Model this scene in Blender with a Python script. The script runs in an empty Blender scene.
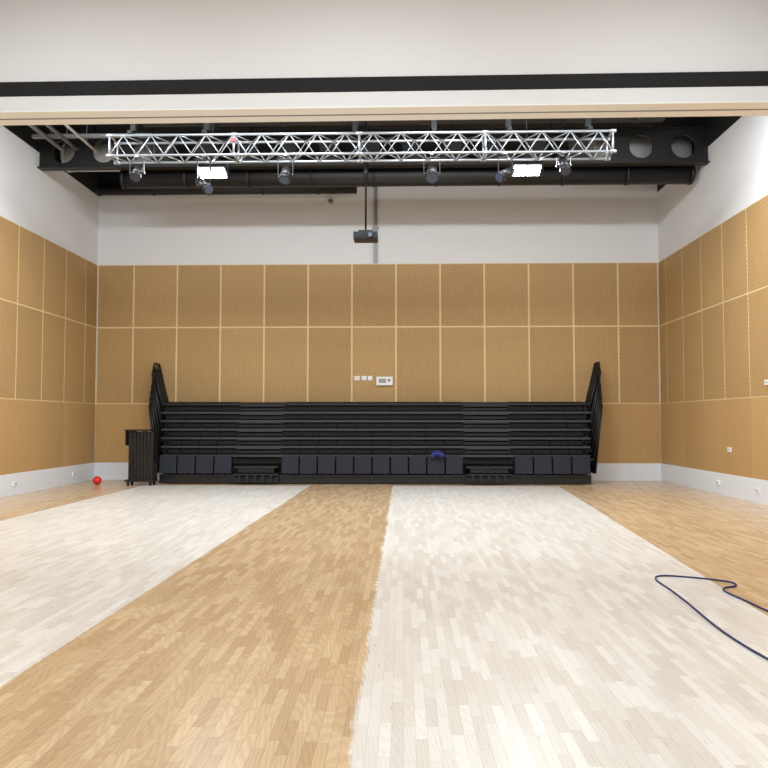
import bpy, bmesh, math, random
from mathutils import Vector, Matrix
random.seed(4)
scene = bpy.context.scene
scene.view_settings.view_transform = 'Standard'
scene.view_settings.look = 'None'

def s2l(c):
    c = c/255.0
    return c/12.92 if c <= 0.04045 else ((c+0.055)/1.055)**2.4
def rgb(r, g, b): return (s2l(r), s2l(g), s2l(b), 1)

# ------------------------------------------------------------ materials
def mat(name, col, rough=0.5, metal=0.0, noise=0.0, nscale=8.0, emit=None, estr=0, bump=0.0, spec=0.5):
    m = bpy.data.materials.new(name); m.use_nodes = True
    nt = m.node_tree; b = nt.nodes['Principled BSDF']
    b.inputs['Base Color'].default_value = col
    b.inputs['Roughness'].default_value = rough
    b.inputs['Metallic'].default_value = metal
    b.inputs['Specular IOR Level'].default_value = spec
    if emit:
        b.inputs['Emission Color'].default_value = emit
        b.inputs['Emission Strength'].default_value = estr
    if noise > 0 or bump > 0:
        tc = nt.nodes.new('ShaderNodeTexCoord')
        n = nt.nodes.new('ShaderNodeTexNoise'); n.inputs['Scale'].default_value = nscale
        n.inputs['Detail'].default_value = 4
        nt.links.new(tc.outputs['Object'], n.inputs['Vector'])
        mr = nt.nodes.new('ShaderNodeMapRange')
        mr.inputs['To Min'].default_value = 1-noise; mr.inputs['To Max'].default_value = 1+noise
        nt.links.new(n.outputs['Fac'], mr.inputs['Value'])
        mx = nt.nodes.new('ShaderNodeVectorMath'); mx.operation = 'SCALE'
        mx.inputs[0].default_value = col[:3]
        nt.links.new(mr.outputs[0], mx.inputs['Scale'])
        nt.links.new(mx.outputs[0], b.inputs['Base Color'])
        if bump > 0:
            bp = nt.nodes.new('ShaderNodeBump'); bp.inputs['Strength'].default_value = bump
            bp.inputs['Distance'].default_value = 0.01
            nt.links.new(n.outputs['Fac'], bp.inputs['Height'])
            nt.links.new(bp.outputs[0], b.inputs['Normal'])
    return m

class NT:
    def __init__(s, nt): s.nt = nt
    def m(s, op, a, b=None, c=None):
        n = s.nt.nodes.new('ShaderNodeMath'); n.operation = op
        for i, v in enumerate((a, b, c)):
            if v is None: continue
            if isinstance(v, (int, float)): n.inputs[i].default_value = v
            else: s.nt.links.new(v, n.inputs[i])
        return n.outputs[0]
    def comb(s, x, y, z=0.0):
        n = s.nt.nodes.new('ShaderNodeCombineXYZ')
        for i, v in enumerate((x, y, z)):
            if isinstance(v, (int, float)): n.inputs[i].default_value = v
            else: s.nt.links.new(v, n.inputs[i])
        return n.outputs[0]
    def noise(s, vec, scale, detail=3, rough=0.5):
        n = s.nt.nodes.new('ShaderNodeTexNoise'); n.inputs['Scale'].default_value = scale
        n.inputs['Detail'].default_value = detail; n.inputs['Roughness'].default_value = rough
        s.nt.links.new(vec, n.inputs['Vector']); return n.outputs['Fac']
    def white(s, vec):
        n = s.nt.nodes.new('ShaderNodeTexWhiteNoise'); n.noise_dimensions = '3D'
        s.nt.links.new(vec, n.inputs['Vector']); return n.outputs['Value']
    def mix(s, f, a, b):
        n = s.nt.nodes.new('ShaderNodeMix'); n.data_type = 'RGBA'
        if isinstance(f, (int, float)): n.inputs[0].default_value = f
        else: s.nt.links.new(f, n.inputs[0])
        for i, v in ((6, a), (7, b)):
            if isinstance(v, tuple): n.inputs[i].default_value = v
            else: s.nt.links.new(v, n.inputs[i])
        return n.outputs[2]
    def scale(s, col, f):
        n = s.nt.nodes.new('ShaderNodeVectorMath'); n.operation = 'SCALE'
        if isinstance(col, tuple): n.inputs[0].default_value = col[:3]
        else: s.nt.links.new(col, n.inputs[0])
        s.nt.links.new(f, n.inputs['Scale']); return n.outputs[0]

def coords(nt):
    tc = nt.nodes.new('ShaderNodeTexCoord')
    sp = nt.nodes.new('ShaderNodeSeparateXYZ')
    nt.links.new(tc.outputs['Object'], sp.inputs[0])
    return tc.outputs['Object'], sp.outputs[0], sp.outputs[1], sp.outputs[2]

def ply(name, col, perforated):
    m = bpy.data.materials.new(name); m.use_nodes = True
    nt = m.node_tree; b = nt.nodes['Principled BSDF']; k = NT(nt)
    o, x, y, z = coords(nt)
    al = k.m('ADD', x, y)
    g = k.noise(k.comb(k.m('MULTIPLY', al, 9.0), k.m('MULTIPLY', z, 0.9)), 2.0, 4, 0.6)
    f = k.m('MULTIPLY_ADD', g, 0.26, 0.87)
    geo = nt.nodes.new('ShaderNodeNewGeometry')
    f = k.m('MULTIPLY', f, k.m('MULTIPLY_ADD', geo.outputs['Random Per Island'], 0.14, 0.93))
    if perforated:
        w = 2*math.pi/0.092
        a = k.m('SINE', k.m('MULTIPLY', al, w)); c = k.m('SINE', k.m('MULTIPLY', z, w))
        d = k.m('GREATER_THAN', k.m('MULTIPLY', a, c), 0.2)
        f = k.m('MULTIPLY', f, k.m('MULTIPLY_ADD', d, -0.38, 1.08))
    nt.links.new(k.scale(col, f), b.inputs['Base Color'])
    b.inputs['Roughness'].default_value = 0.55
    b.inputs['Specular IOR Level'].default_value = 0.3
    return m

def floor_mat():
    m = bpy.data.materials.new('timber_floor'); m.use_nodes = True
    nt = m.node_tree; b = nt.nodes['Principled BSDF']; k = NT(nt)
    o, x, y, z = coords(nt)
    W, L = 0.062, 0.42
    v = k.m('DIVIDE', x, W); row = k.m('FLOOR', v)
    sh = k.white(k.comb(row, 3.3, 1.7))
    u = k.m('ADD', k.m('DIVIDE', y, L), k.m('MULTIPLY', sh, 7.0))
    cell = k.m('FLOOR', u)
    r1 = k.white(k.comb(row, cell, 0.5))
    r2 = k.white(k.comb(row, cell, 9.5))
    fv = k.m('ABSOLUTE', k.m('SUBTRACT', k.m('FRACT', v), 0.5))
    fu = k.m('ABSOLUTE', k.m('SUBTRACT', k.m('FRACT', u), 0.5))
    gap = k.m('MAXIMUM', k.m('GREATER_THAN', fv, 0.475), k.m('GREATER_THAN', fu, 0.495))
    gv = k.comb(k.m('ADD', k.m('MULTIPLY', x, 30.0), k.m('MULTIPLY', r2, 50.0)), k.m('MULTIPLY', y, 2.0), r1)
    g = k.noise(gv, 2.2, 5, 0.62)
    n2 = nt.nodes.new('ShaderNodeTexWave'); n2.wave_type = 'RINGS'; n2.rings_direction = 'Z'
    n2.inputs['Scale'].default_value = 1.6; n2.inputs['Distortion'].default_value = 5.0
    n2.inputs['Detail'].default_value = 2.0
    nt.links.new(k.comb(k.m('ADD', k.m('MULTIPLY', x, 10.0), k.m('MULTIPLY', r2, 30.0)),
                        k.m('ADD', k.m('MULTIPLY', y, 1.4), k.m('MULTIPLY', r1, 12.0))), n2.inputs['Vector'])
    wav = n2.outputs['Fac']
    grain = k.m('ADD', k.m('MULTIPLY', g, 0.6), k.m('MULTIPLY', wav, 0.4))
    tan = k.mix(r1, rgb(184, 153, 116), rgb(207, 179, 142))
    tan = k.scale(tan, k.m('MULTIPLY_ADD', grain, 0.28, 0.87))
    wht = k.mix(r1, rgb(210, 203, 193), rgb(230, 226, 220))
    wht = k.scale(wht, k.m('MULTIPLY_ADD', grain, 0.16, 0.92))
    wob = k.m('ADD', k.m('MULTIPLY', k.m('SUBTRACT', k.noise(o, 1.6, 4, 0.7), 0.5), 0.09),
              k.m('MULTIPLY', k.m('SUBTRACT', k.noise(k.comb(k.m('MULTIPLY', x, 2.0), k.m('MULTIPLY', y, 5.0)), 6.0, 3, 0.7), 0.5), 0.03))
    wob2 = k.m('MULTIPLY', wob, 0.25)
    xa = k.m('ADD', x, wob); xb = k.m('ADD', x, wob2)
    redge = k.m('MULTIPLY_ADD', y, 0.066, 2.58)
    ledge = k.m('MULTIPLY_ADD', y, 0.0095, -2.49)
    def ss(val, edge, soft=0.012):
        d = k.m('SUBTRACT', val, edge)
        n = nt.nodes.new('ShaderNodeClamp')
        nt.links.new(k.m('MULTIPLY_ADD', d, 1/soft, 0.5), n.inputs[0]); return n.outputs[0]
    right = k.m('MULTIPLY', ss(xa, -0.26, .03), k.m('SUBTRACT', 1.0, ss(xb, redge)))
    left = k.m('MULTIPLY', ss(xb, -6.5), k.m('SUBTRACT', 1.0, ss(xb, ledge)))
    mask = k.m('MAXIMUM', left, right)
    mask = k.m('MULTIPLY', mask, k.m('SUBTRACT', 1.0, ss(k.m('ADD', y, wob), 19.2)))
    blot = k.m('MULTIPLY_ADD', k.noise(k.comb(k.m('MULTIPLY', x, 3.0), k.m('MULTIPLY', y, 0.6)), 1.2, 3), 0.14, 0.93)
    mask2 = k.m('MULTIPLY', mask, 0.96)
    col = k.mix(mask2, tan, wht)
    col = k.scale(col, blot)
    gf = k.m('MULTIPLY', gap, k.m('MULTIPLY_ADD', mask, -0.12, 0.30))
    col = k.scale(col, k.m('SUBTRACT', 1.0, gf))
    nt.links.new(col, b.inputs['Base Color'])
    nt.links.new(k.m('ADD', k.m('MULTIPLY_ADD', grain, 0.10, 0.19), k.m('MULTIPLY', mask, 0.06)), b.inputs['Roughness'])
    b.inputs['Specular IOR Level'].default_value = 0.45
    bp = nt.nodes.new('ShaderNodeBump'); bp.inputs['Strength'].default_value = 0.08; bp.inputs['Distance'].default_value = 0.003
    nt.links.new(k.m('SUBTRACT', k.m('MULTIPLY', g, 0.3), gap), bp.inputs['Height'])
    nt.links.new(bp.outputs[0], b.inputs['Normal'])
    return m

M_white = mat('painted_plaster', rgb(226, 226, 227), 0.7, noise=0.015, nscale=1.5)
M_blackp = mat('black_paint', rgb(20, 20, 22), 0.7, noise=0.1)
M_perf = ply('perforated_plywood', rgb(184, 149, 101), True)
M_ply = ply('plain_plywood', rgb(188, 151, 101), False)
M_seam = mat('pale_timber_batten', rgb(226, 202, 152), 0.6, noise=0.04)
M_skirt = mat('skirting_white', rgb(226, 230, 236), 0.45, noise=0.02)
M_cream = mat('cream_soffit', rgb(246, 244, 240), 0.6, noise=0.02)
M_floor = floor_mat()
M_black = mat('black_steel', rgb(17, 17, 19), 0.45, noise=0.15, nscale=5)
M_black2 = mat('black_nosing', rgb(38, 39, 44), 0.4, metal=0.2, noise=0.1)
M_nose = mat('tier_nosing', rgb(60, 62, 68), 0.4, metal=0.2, noise=0.1)
M_dk = mat('matt_black', rgb(9, 9, 10), 0.8, noise=0.1)
M_seat = mat('navy_upholstery', rgb(27, 31, 42), 0.8, noise=0.15, nscale=40, bump=0.2)
M_alu = mat('aluminium', rgb(165, 168, 172), 0.35, metal=0.7, noise=0.08)
M_duct = mat('black_duct', rgb(20, 20, 21), 0.5, noise=0.15, nscale=3)
M_duct2 = mat('brown_black_duct', rgb(44, 41, 40), 0.5, noise=0.15, nscale=3)
M_galv = mat('galvanised', rgb(150, 152, 155), 0.5, metal=0.3, noise=0.1)
M_paleduct = mat('pale_duct_skin', rgb(200, 200, 200), 0.7, noise=0.1)
M_plate = mat('white_plastic', rgb(238, 238, 236), 0.4, noise=0.01)
M_red = mat('red_rubber', rgb(215, 40, 45), 0.4, noise=0.05)
M_tag = mat('red_tag', rgb(150, 40, 44), 0.6, noise=0.05)
M_blue = mat('blue_cable', rgb(26, 34, 92), 0.5, noise=0.08)
M_blue2 = mat('blue_fabric', rgb(24, 38, 120), 0.6, noise=0.15)
M_led = mat('led_glow', (1, 1, 1, 1), 0.5, emit=(0.93, 0.97, 1, 1), estr=25, noise=0.01)
M_lens = mat('lens_glass', rgb(60, 70, 90), 0.1, noise=0.05)

# ------------------------------------------------------------ builder
class B:
    def __init__(s): s.bm = bmesh.new(); s.mats = []
    def mi(s, m):
        if m not in s.mats: s.mats.append(m)
        return s.mats.index(m)
    def _fin(s, verts, m, smooth=False):
        i = s.mi(m)
        fs = set(f for v in verts for f in v.link_faces)
        for f in fs: f.material_index = i; f.smooth = smooth
    def box(s, x0, x1, y0, y1, z0, z1, m, M=None, bev=0.0):
        r = bmesh.ops.create_cube(s.bm, size=1.0)
        vs = r['verts']
        for v in vs:
            v.co = Vector((x0+(v.co.x+.5)*(x1-x0), y0+(v.co.y+.5)*(y1-y0), z0+(v.co.z+.5)*(z1-z0)))
        if bev > 0:
            es = list(set(e for v in vs for e in v.link_edges))
            rr = bmesh.ops.bevel(s.bm, geom=es, offset=bev, segments=2, affect='EDGES', profile=0.7)
            vs = list(set(v for f in rr['faces'] for v in f.verts) | set(v for v in vs if v.is_valid))
        if M is not None:
            for v in vs: v.co = M @ v.co
        s._fin(vs, m)
    def cyl(s, p0, p1, r, m, seg=12, r2=None, smooth=True, caps=True):
        p0 = Vector(p0); p1 = Vector(p1); d = p1-p0
        res = bmesh.ops.create_cone(s.bm, cap_ends=caps, segments=seg, radius1=r, radius2=r if r2 is None else r2, depth=d.length)
        q = d.to_track_quat('Z', 'Y').to_matrix().to_4x4()
        q.translation = (p0+p1)/2
        for v in res['verts']: v.co = q @ v.co
        s._fin(res['verts'], m, False)
        if smooth:
            for f in set(f for v in res['verts'] for f in v.link_faces):
                if len(f.verts) == 4: f.smooth = True
    def sph(s, c, r, m, sc=(1, 1, 1), seg=20):
        res = bmesh.ops.create_uvsphere(s.bm, u_segments=seg, v_segments=seg//2, radius=r)
        for v in res['verts']: v.co = Vector((v.co.x*sc[0], v.co.y*sc[1], v.co.z*sc[2]))+Vector(c)
        s._fin(res['verts'], m, True)
    def prism(s, pts, axis_vec, m):
        a = Vector(axis_vec)
        v0 = [s.bm.verts.new(Vector(p)) for p in pts]; v1 = [s.bm.verts.new(Vector(p)+a) for p in pts]
        n = len(pts); s.bm.faces.new(v0[::-1]); s.bm.faces.new(v1)
        for i in range(n): s.bm.faces.new((v0[i], v0[(i+1) % n], v1[(i+1) % n], v1[i]))
        s._fin(v0+v1, m)
    def done(s, name):
        bmesh.ops.recalc_face_normals(s.bm, faces=s.bm.faces[:])
        me = bpy.data.meshes.new(name)
        s.bm.to_mesh(me); s.bm.free()
        for m in s.mats: me.materials.append(m)
        ob = bpy.data.objects.new(name, me); scene.collection.objects.link(ob)
        return ob

# ------------------------------------------------------------ room
XL, XR, YB, YN = -8.50, 6.99, 21.0, -3.0
ZT, ZW, ZC = 5.94, 7.88, 9.0
b = B(); b.box(XL-.2, XR+.2, YN-.2, YB+.2, -0.2, 0, M_floor); b.done('floor')

SEAM_Z = [(0.47, 2.075, False), (2.09, 4.185, True), (4.20, 5.935, True)]
def panels(b, seams, lo, hi, fn):
    es = [lo]+[s for s in sorted(seams) if lo+.05 < s < hi-.05]+[hi]
    fn(lo, hi, 0.46, ZT, 0.012, M_seam)
    for a, c in zip(es[:-1], es[1:]):
        for z0, z1, perf in SEAM_Z:
            g = 0.024
            if perf: fn(a+g, c-g, z0+g*.6, z1-g*.6, 0.022, M_perf)
            else: fn(a+.003, c-.003, z0, z1, 0.022, M_ply)

b = B()
b.box(XL-.2, XR+.2, YB, YB+.2, 0, 8.2, M_white)
b.box(XL-.2, XR+.2, YB, YB+.2, 8.2, ZC, M_blackp)
panels(b, [-.19+1.212*i for i in range(-8, 8)], XL+.03, XR-.03, lambda a, c, z0, z1, t, m: b.box(a, c, YB-t, YB, z0, z1, m))
b.done('wall_back')
b = B()
b.box(XL-.2, XL, YN, YB, 0, ZW, M_white); b.box(XL-.2, XL, YN, YB, ZW, ZC, M_blackp)
panels(b, [19.0-1.2*i for i in range(-3, 20)], YN, YB-.03, lambda a, c, z0, z1, t, m: b.box(XL, XL+t, a, c, z0, z1, m))
b.done('wall_left')
b = B()
b.box(XR, XR+.2, YN, YB, 0, ZW, M_white); b.box(XR, XR+.2, YN, YB, ZW, ZC, M_blackp)
panels(b, [19.2-1.2*i for i in range(-3, 20)], YN, YB-.03, lambda a, c, z0, z1, t, m: b.box(XR-t, XR, a, c, z0, z1, m))
b.done('wall_right')
b = B(); b.box(XL-.2, XR+.2, YN-.2, YN, 0, ZC, M_white); b.done('wall_front')
b = B()
b.box(XL-.2, XR+.2, YN-.2, 12.25, ZC, ZC+.2, M_white)
b.box(XL-.2, XR+.2, 12.25, YB+.2, ZC, ZC+.2, M_blackp)
b.done('ceiling')
b = B(); b.box(XL, XR, YB-.04, YB, 0, .47, M_skirt, bev=.004); b.done('baseboard_back')
b = B(); b.box(XL, XL+.04, YN, YB-.04, 0, .47, M_skirt, bev=.004); b.done('baseboard_left')
b = B(); b.box(XR-.04, XR, YN, YB-.04, 0, .47, M_skirt, bev=.004); b.done('baseboard_right')
# bulkhead
b = B()
XBL, XBR = XL+.024, XR-.024
b.box(XBL, XBR, 12.0, 12.5, 6.60, ZC-.002, M_white)
b.box(XBL, XBR, 11.985, 12.0, 6.60, 6.85, M_white)
b.box(XBL, XBR, 11.975, 12.0, 6.86, 7.09, M_dk)
b.box(XBL, XBR, 11.96, 12.5, 6.585, 6.60, M_cream)
b.box(XBL, XBR, 12.22, 12.25, 6.575, 6.59, M_galv)
ob = b.done('bulkhead')
for v in ob.data.vertices: v.co.y += -0.008*(v.co.x)

# ------------------------------------------------------------ ceiling services
b = B()
z0, z1, cw = 7.52, 8.28, 0.957
zc = (z0+z1)/2
hx = (643-403)/768*17.5
k0 = hx-cw/2
while k0 > XL: k0 -= cw
k0 += cw
wi = b.mi(M_duct); wj = b.mi(M_duct2)
cells = []; c = k0
while c+cw < XR: cells.append((c, c+cw)); c += cw
y = 17.5
for a, d in cells:
    cx = (a+d)/2; inner = []; outer = []
    for j in range(32):
        t = 2*math.pi*j/32; cc, si = math.cos(t), math.sin(t); mx = max(abs(cc), abs(si))
        inner.append(b.bm.verts.new((cx+.27*cc, y, zc+.27*si)))
        outer.append(b.bm.verts.new((cx+cc/mx*cw/2, y, zc+si/mx*(z1-z0)/2)))
    for j in range(32):
        q = (j+1) % 32
        f = b.bm.faces.new((inner[j], inner[q], outer[q], outer[j])); f.material_index = wi
    for j in range(32):
        t0 = 2*math.pi*j/32; t1 = 2*math.pi*(j+1)/32
        vs = [b.bm.verts.new((cx+.27*math.cos(t), yy, zc+.27*math.sin(t))) for t, yy in ((t0, y-.03), (t1, y-.03), (t1, y+.03), (t0, y+.03))]
        f = b.bm.faces.new(vs); f.material_index = wj
b.box(XL+.002, k0, 17.49, 17.51, z0, z1, M_duct); b.box(cells[-1][1], XR-.002, 17.49, 17.51, z0, z1, M_duct)
b.box(XL+.002, XR-.002, 17.38, 17.62, z0-.03, z0, M_duct); b.box(XL+.002, XR-.002, 17.38, 17.62, z1, z1+.03, M_duct)
b.done('cellular_steel_beam')

def duct(name, x0, x1, y, z, r, m, bands=1.5):
    b = B(); b.cyl((x0, y, z), (x1, y, z), r, m, 28)
    x = x0+.05
    while x < x1:
        b.cyl((x-.03, y, z), (x+.03, y, z), r+.015, m, 28); x += bands
    x = x0+.7
    while x < x1:
        b.cyl((x, y, z+r-.02), (x, y, ZC-.002), .012, M_dk, 6); x += 2.4
    return b.done(name)
duct('air_duct', -6.75, 6.85, 18.1, 7.45, .235, M_duct)
duct('air_duct', -5.6, 5.55, 16.2, 8.25, .27, M_duct2)
duct('air_duct', -8.35, -1.25, 20.55, 7.93, .15, M_duct)
duct('added_pale_duct', -8.4, -6.0, 18.7, 8.2, .36, M_paleduct)  # added pale duct ends, put in to lighten the beam's holes
duct('added_pale_duct', 4.6, 6.95, 18.7, 8.2, .36, M_paleduct)
b = B()
for yy, zz in ((14.0, 8.0), (15.1, 8.2)):
    b.box(XL+.002, XR-.002, yy-.08, yy+.08, zz, zz+.02, M_blackp); b.box(XL+.002, XR-.002, yy-.01, yy+.01, zz, zz+.4, M_blackp); b.box(XL+.002, XR-.002, yy-.08, yy+.08, zz+.4, zz+.42, M_blackp)
b.done('steel_joists')
b = B()
for x, z, r, m in ((-7.9, 7.9, .05, M_galv), (-7.55, 7.9, .04, M_galv), (-7.1, 7.85, .03, M_plate)):
    b.cyl((x, 12.65, z), (x, 17.35, z), r, m, 12)
    for yy in (13.7, 15.4, 16.8): b.cyl((x, yy, z), (x, yy, ZC-.002), .008, M_galv, 6)
b.box(-8.3, -6.2, 15.6, 15.75, 7.95, 8.03, M_galv)
b.box(-8.3, -5.6, 16.7, 16.8, 7.95, 8.02, M_galv)
b.done('sprinkler_pipes')

# ------------------------------------------------------------ truss
b = B()
tx0, tx1, ty0, ty1, tz0, tz1 = -5.60, 3.95, 14.3, 14.72, 6.67, 7.06
ch = [(ty0, tz0), (ty1, tz0), (ty1, tz1), (ty0, tz1)]
for y, z in ch: b.cyl((tx0, y, z), (tx1, y, z), .025, M_alu, 10)
nb = 36; dx = (tx1-tx0)/nb
for i in range(nb):
    for f in range(4):
        a = ch[f]; c = ch[(f+1) % 4]
        if (i+f) % 2: a, c = c, a
        b.cyl((tx0+i*dx, a[0], a[1]), (tx0+(i+1)*dx, c[0], c[1]), .012, M_alu, 6)
for i in range(0, nb+1, 9):
    x = tx0+i*dx
    for f in range(4):
        a = ch[f]; c = ch[(f+1) % 4]
        b.cyl((x, *a), (x, *c), .02, M_alu, 8)
    for y, z in ch: b.cyl((x-.06, y, z), (x+.06, y, z), .036, M_alu, 10)
for x in (-5.21, -3.78, -.91, .60, 2.02, 3.53):
    b.box(x-.04, x+.04, ty0-.03, ty1+.03, tz1+.02, tz1+.09, M_dk)
    b.cyl((x, 14.51, tz1+.09), (x, 14.51, ZC-.002), .014, M_dk, 8)
    b.box(x-.05, x+.05, 14.45, 14.57, tz1+.15, tz1+.32, M_dk)
b.box(-3.26, -3.16, 14.24, 14.27, 6.91, 6.97, M_tag)
b.done('lighting_truss')

def stage_light(x, z, r=.11, L=.3, pan=0., tilt=-60., hang=tz0):
    b = B(); y = 14.3
    d = Vector((math.sin(math.radians(pan))*math.cos(math.radians(tilt)), -math.cos(math.radians(pan))*math.cos(math.radians(tilt)), math.sin(math.radians(tilt))))
    c = Vector((x, y, z))
    b.cyl(c-d*L*.5, c+d*L*.3, r*.8, M_black, 18, r2=r)
    b.cyl(c+d*L*.3, c+d*L*.5, r*1.05, M_black, 18)
    b.cyl(c+d*L*.5, c+d*(L*.5+.005), r*.9, M_lens, 18)
    b.cyl(c-d*(L*.5+.05), c-d*L*.5, r*.45, M_black, 14, r2=r*.8)
    w = r+.03; top = hang-.1
    for s in (-1, 1):
        b.box(x+s*w-.006, x+s*w+.006, y-.02, y+.02, z-.02, top, M_black)
        b.cyl((x+s*(w-.04), y, z), (x+s*(w+.02), y, z), .02, M_black, 8)
    b.box(x-w-.006, x+w+.006, y-.02, y+.02, top-.006, top+.006, M_black)
    b.cyl((x, y, top), (x, y, hang-.026), .015, M_black, 8)
    b.box(x-.03, x+.03, y-.05, y+.05, hang-.045, hang-.026, M_alu)
    b.done('stage_light')
stage_light(-5.06, 6.33, .1, .3, 0, -50)
stage_light(-3.78, 6.08, .09, .42, 50, -35)
stage_light(-2.22, 6.27, .11, .28, -10, -60)
stage_light(0.55, 6.27, .12, .3, 0, -45)
stage_light(1.93, 6.25, .1, .36, -55, -30)
stage_light(3.03, 6.40, .1, .3, 15, -60)
def flood(x, y, z):
    b = B()
    M = Matrix.Translation((x, y, z)) @ Matrix.Rotation(math.radians(-18), 4, 'X')
    b.box(-.31, .31, -.2, .2, 0, .07, M_black, M, bev=.01)
    for s in (-1, 1): b.box(s*.145-.125, s*.145+.125, -.15, .15, -.03, -.001, M_led, M, bev=.012)
    for i in range(9): b.box(-.26+i*.06, -.25+i*.06, -.18, .18, .07, .11, M_black, M)
    for s in (-1, 1): b.box(x+s*.33-.008, x+s*.33+.008, y-.02, y+.02, z, z+.35, M_black)
    b.box(x-.34, x+.34, y-.02, y+.02, z+.35, z+.37, M_black)
    b.cyl((x, y, z+.37), (x, y, ZC-.002), .015, M_black, 8)
    o = b.done('led_floodlight')
    l = bpy.data.lights.new('lamp', 'AREA'); l.shape = 'RECTANGLE'; l.size = .5; l.size_y = .3; l.energy = 130; l.color = (.9, .96, 1)
    lo = bpy.data.objects.new('lamp', l); scene.collection.objects.link(lo)
    lo.matrix_world = M @ Matrix.Translation((0, 0, -.04)); lo.parent = o
flood(-3.92, 15.5, 6.72); flood(2.53, 15.5, 6.72)

# projector
b = B(); px_, py_, pz = -.77, 15.8, 5.43
b.cyl((px_, py_, pz+.12), (px_, py_, ZC-.002), .022, M_black, 10)
b.cyl((px_, py_, 6.6), (px_, py_, 7.0), .045, M_black, 12)
b.box(px_-.15, px_+.15, py_-.1, py_+.1, pz+.1, pz+.13, M_black)
b.box(px_-.25, px_+.25, py_-.2, py_+.2, pz-.08, pz+.08, M_black, bev=.025)
for s in (-1, 1): b.cyl((px_+s*.1, py_, pz+.08), (px_+s*.1, py_, pz+.11), .015, M_black, 8)
b.cyl((px_+.1, py_-.26, pz), (px_+.1, py_-.19, pz), .06, M_black2, 20)
b.cyl((px_+.1, py_-.265, pz), (px_+.1, py_-.255, pz), .045, M_lens, 20)
for i in range(5): b.box(px_-.2, px_-.02, py_-.205, py_-.198, pz-.05+i*.022, pz-.04+i*.022, M_black2)
b.done('projector')
b = B(); b.box(-.80, -.70, YB-.07, YB-.001, 5.96, 8.1, M_galv, bev=.006)
b.box(-.83, -.67, YB-.08, YB-.001, 6.9, 6.96, M_galv)
b.done('cable_trunking')

def plate(name, x0, x1, z0, z1, y=YB-.022, t=.03):
    b = B(); b.box(x0, x1, y-t, y, z0, z1, M_plate, bev=.006)
    nx = max(1, round((x1-x0)/.12))
    for i in range(nx):
        c = x0+(i+.5)*(x1-x0)/nx; zc = (z0+z1)/2
        b.box(c-.02, c+.02, y-t-.006, y-t+.002, zc-.03, zc+.03, M_plate)
    return b.done(name)
plate('light_switch', -1.33, -1.18, 2.72, 2.84); plate('light_switch', -1.13, -.99, 2.72, 2.84); plate('light_switch', -.96, -.84, 2.72, 2.84)
b = B()
b.box(-.73, -.28, YB-.09, YB-.022, 2.58, 2.82, M_plate, bev=.01)
b.box(-.66, -.46, YB-.094, YB-.088, 2.65, 2.76, M_galv); b.box(-.42, -.34, YB-.094, YB-.088, 2.68, 2.76, M_galv)
b.done('control_panel')
b = B(); b.box(4.5, 4.9, YB-.10, YB-.04, .06, .2, M_plate, bev=.01)
for i in range(3): b.box(4.55+i*.12, 4.62+i*.12, YB-.105, YB-.098, .1, .16, M_galv)
b.done('power_outlet')
def side_out(x, y, z, s, name='power_outlet'):
    b = B(); xa, xb = (x, x+s*.025); b.box(min(xa, xb), max(xa, xb), y-.08, y+.08, z-.05, z+.05, M_plate, bev=.005)
    for q in (-.035, .035): b.box(min(xb, xb+s*.004), max(xb, xb+s*.004), y+q-.015, y+q+.015, z-.02, z+.02, M_galv)
    b.done(name)
side_out(XR-.04, 15.3, .25, -1); side_out(XR-.04, 17.2, .25, -1); side_out(XL+.04, 16.6, .25, 1); side_out(XL+.04, 19.6, .25, 1)
side_out(XR-.022, 16.6, 1.0, -1, 'light_switch'); side_out(XR-.022, 14.85, 2.35, -1, 'thermostat')
b = B(); b.cyl((-2.0, YB-.001, 7.68), (-2.0, YB-.12, 7.68), .06, M_galv, 16); b.sph((-2.0, YB-.12, 7.64), .05, M_galv); b.done('security_camera')

# ------------------------------------------------------------ retractable seating
CX = -.745
b = B()
b.box(CX-5.45, CX+5.45, 19.85, 20.85, .04, .72, M_dk)
b.box(CX-5.5, CX+5.5, 19.62, 19.70, .02, .2, M_black)
b.box(CX-5.5, CX+5.5, 19.58, 19.9, .2, .24, M_black2, bev=.008)
nt_ = 7; zb = .74; st = .222
groups = [(-6.25, -4.36, 4), (-3.11, 1.53, 10), (2.81, 4.74, 4)]
for i in range(nt_):
    z = zb+i*st; yf = 19.72+i*.1; hw = 5.5+i*.03
    b.box(CX-hw, CX+hw, yf, 20.9, z-.03, z, M_black)
    b.box(CX-hw, CX+hw, yf-.02, yf+.03, z-.05, z+.005, M_nose if i < nt_-1 else M_black, bev=.006)
    b.box(CX-hw+.05, CX+hw-.05, yf+.07, yf+.09, z-st, z-.03, M_dk)
    if i > 0:
        for x0, x1, n in groups:
            w = (x1-x0)/n
            for j in range(n):
                b.box(x0+j*w+.01, x0+(j+1)*w-.01, yf+.02, yf+.07, z-st+.03, z-st+.13, M_dk, bev=.012)
        for x0, x1 in ((-4.30, -3.17), (1.59, 2.75)):
            b.box(x0, x1, yf-.03, yf+.02, z-.075, z-.052, M_nose)
            b.box(x0, x1, yf+.0, yf+.06, z-st+.04, z-st+.10, M_black)
    for x in (CX-hw+.15, -4.33, -3.14, 1.56, 2.78, CX+hw-.15):
        b.box(x-.03, x+.03, yf+.02, yf+.075, z-st, z-.03, M_dk)
zt = zb+(nt_-1)*st
b.box(CX-5.6, CX+5.6, 20.45, 20.85, zt, zt+.04, M_dk)
for x0, x1, n in groups:
    w = (x1-x0)/n
    for j in range(n):
        b.box(x0+j*w+.015, x0+(j+1)*w-.015, 20.4, 20.85, zt+.0, zt+.05, M_dk, bev=.02)
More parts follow.
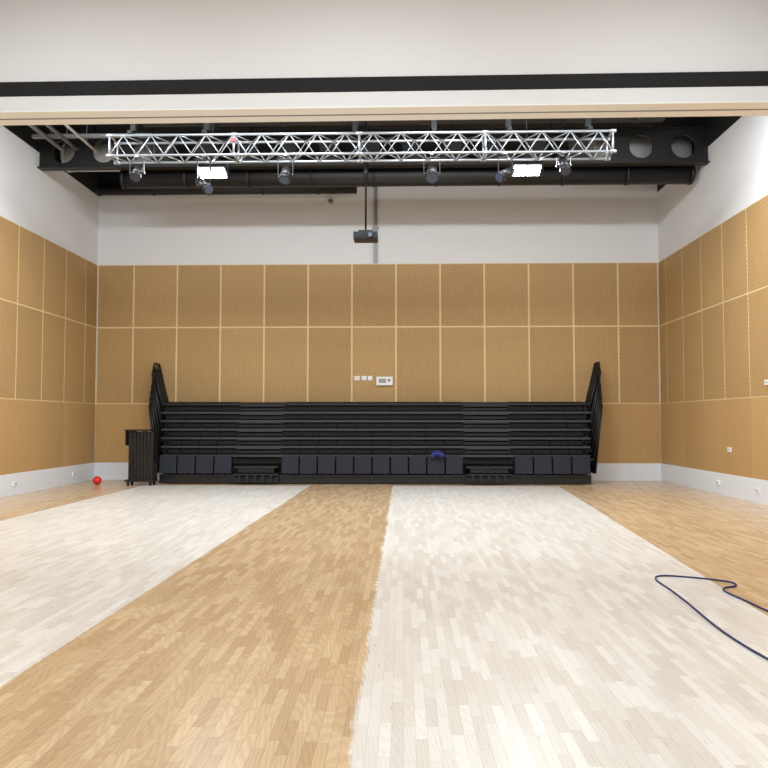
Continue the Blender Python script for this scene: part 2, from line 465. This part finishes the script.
for x0, x1, n in groups:
    w = (x1-x0)/n
    for j in range(n):
        xc = x0+(j+.5)*w
        M = Matrix.Translation((xc, 19.56, .27)) @ Matrix.Rotation(math.radians(-7), 4, 'X')
        b.box(-w/2+.018, w/2-.018, -.035, .035, 0, .46, M_seat, M, bev=.022)
        b.box(-w/2+.05, w/2-.05, .036, .09, .03, .36, M_black, M, bev=.01)
        b.box(xc-.02, xc+.02, 19.55, 19.7, .2, .34, M_black)
for x0, x1 in ((-4.30, -3.17), (1.59, 2.75)):
    b.box(x0, x1, 19.45, 19.85, .42, .46, M_black2, bev=.006)
    b.box(x0+.1, x1-.1, 19.5, 19.53, .30, .42, M_black)
    b.box(x0, x1, 19.42, 19.8, .24, .275, M_black2, bev=.006)
    for i in range(5): b.box(x0+.12+i*.2, x0+.2+i*.2, 19.41, 19.43, .05, .24, M_black)
    b.box(x0, x1, 19.5, 19.6, .04, .2, M_black)
for i in range(12):
    x = CX-5.2+i*.945
    b.cyl((x-.03, 19.75, .05), (x+.03, 19.75, .05), .05, M_dk, 14)
# end guard rails: one straight framed panel per tier each side
for side in (-1, 1):
    for i in range(nt_):
        z = zb+i*st; yf = 19.70+i*.1; hw = 5.52+(6-i)*.018+(0.0 if i < 5 else .04)
        x = CX+side*hw; dp = .62
        zl = z-.45; zh = 3.17-(6-i)*.17
        lean = side*(.11+.024*i)
        def P(y, zz): return Vector((x+lean*(zz-zl), y, zz))
        c = [P(yf, zl), P(yf+dp*.95, zl), P(yf+dp, zh), P(yf+dp*.3, zh), P(yf, zh-.14)]
        for q in range(5): b.cyl(c[q], c[(q+1) % 5], .022, M_black, 8)
        for q in range(1, 7):
            yy = yf+dp*q/7*.95
            b.cyl(P(yy, zl), P(yy, zh-.07 if q < 3 else zh), .009, M_black, 6)
        b.prism([p+Vector((-.005, 0, 0)) for p in (P(yf+.02, zl+.02), P(yf+dp*.93, zl+.02), P(yf+dp*.95, zh-.16), P(yf+.02, zh-.26))], (.01, 0, 0), M_dk)
        b.box(min(x, x-side*.3), max(x, x-side*.3), yf+.1, yf+.16, z-.14, z-.08, M_black)
b.done('retractable_seating')

# stack of guard panels on trolley
b = B()
b.box(-6.92, -6.22, 19.0, 19.42, .10, .15, M_black)
for x in (-6.85, -6.29):
    for y in (19.06, 19.36): b.cyl((x-.02, y, .05), (x+.02, y, .05), .05, M_dk, 14); b.box(x-.015, x+.015, y-.02, y+.02, .05, .11, M_black)
for i in range(7):
    x = -6.74+i*.08
    M = Matrix.Translation((x, 0, .15)) @ Matrix.Rotation(math.radians(-2+i*.4), 4, 'Y')
    b.box(-.037, .037, 19.03, 19.40, 0, 1.2-.015*(i % 3), M_black, M, bev=.004)
b.box(-6.74, -6.22, 19.05, 19.38, .15, 1.15, M_dk)
b.box(-6.95, -6.3, 19.02, 19.4, 1.36, 1.40, M_black, bev=.008)
b.box(-6.93, -6.90, 19.04, 19.38, 1.0, 1.36, M_black); b.box(-6.84, -6.80, 19.04, 19.38, .15, 1.36, M_black)
b.done('guard_panel_trolley')

b = B()
b.sph((.86, 19.46, .79), .085, M_blue2, (1.6, .6, .6)); b.sph((.98, 19.45, .75), .055, M_blue2, (1, .7, 1.2)); b.sph((.75, 19.45, .74), .05, M_blue2, (1, .6, 1.1))
for s in range(8):
    a = math.pi*s/8; c = math.pi*(s+1)/8
    b.cyl((.86+.1*math.cos(a), 19.42, .80+.07*math.sin(a)), (.86+.1*math.cos(c), 19.42, .80+.07*math.sin(c)), .01, M_blue2, 6)
b.done('blue_bag')
b = B(); b.sph((-7.72, 19.3, .11), .11, M_red); b.cyl((-7.72, 19.3, .205), (-7.72, 19.3, .222), .012, M_dk, 8); b.done('red_ball')

cu = bpy.data.curves.new('extension_cable', 'CURVE'); cu.dimensions = '3D'; cu.bevel_depth = .0085; cu.bevel_resolution = 3
pts = [(2.75, 4.3), (2.53, 4.8), (2.46, 5.23), (2.43, 5.62), (2.43, 6.1), (2.50, 6.82), (2.54, 7.42), (2.54, 7.95), (2.66, 8.15), (2.95, 8.05), (3.15, 7.92), (3.28, 7.82), (3.25, 7.62), (3.06, 7.55), (3.02, 7.35), (3.05, 7.05), (3.08, 6.54), (3.2, 6.0), (3.4, 5.5)]
sp = cu.splines.new('NURBS'); sp.points.add(len(pts)-1); sp.order_u = 3; sp.use_endpoint_u = True
for i, (x, y) in enumerate(pts): sp.points[i].co = (x, y, .0095, 1)
cu.materials.append(M_blue)
o = bpy.data.objects.new('extension_cable', cu); scene.collection.objects.link(o)

# ------------------------------------------------------------ lights
def unseen_panel_light(x, y, z, sx, sy, e, tilt=0, col=(.90, .96, 1)):
    b = B()
    M = Matrix.Translation((x, y, z)) @ Matrix.Rotation(math.radians(tilt), 4, 'X')
    b.box(-sx/2-.04, sx/2+.04, -sy/2-.04, sy/2+.04, 0, .08, M_plate, M)
    b.box(-sx/2, sx/2, -sy/2, sy/2, -.005, 0, M_plate, M)
    for s in (-1, 1): b.cyl((x+s*sx*.4, y, z+.06), (x+s*sx*.4, y, ZC-.002), .01, M_galv, 6)
    o = b.done('unseen_light_panel')
    l = bpy.data.lights.new('lamp', 'AREA'); l.shape = 'RECTANGLE'; l.size = sx; l.size_y = sy; l.energy = e; l.color = col
    lo = bpy.data.objects.new('lamp', l); scene.collection.objects.link(lo)
    lo.matrix_world = M @ Matrix.Translation((0, 0, -.03)); lo.parent = o
for y, e in ((1.0, 150), (5.0, 150), (9.0, 92)):
    for x in (-5.5, -.7, 4.2): unseen_panel_light(x, y, 8.8, 2.4, 1.0, e)
for x in (-6.2, -2.6, 1.2, 4.9): unseen_panel_light(x, 13.1, 7.6, 2.0, .5, 200, tilt=22)  # added panels behind the bulkhead, out of view, to light the back wall
w = bpy.data.worlds.new('World'); scene.world = w; w.use_nodes = True
w.node_tree.nodes['Background'].inputs[0].default_value = (.8, .85, 1, 1); w.node_tree.nodes['Background'].inputs[1].default_value = .05

cam = bpy.data.cameras.new('camera'); cam.sensor_width = 36; cam.lens = 36
co = bpy.data.objects.new('camera', cam); scene.collection.objects.link(co)
co.location = (0, 0, 1.61)
co.rotation_euler = (math.radians(92.76), 0, math.radians(1.417))
scene.camera = co
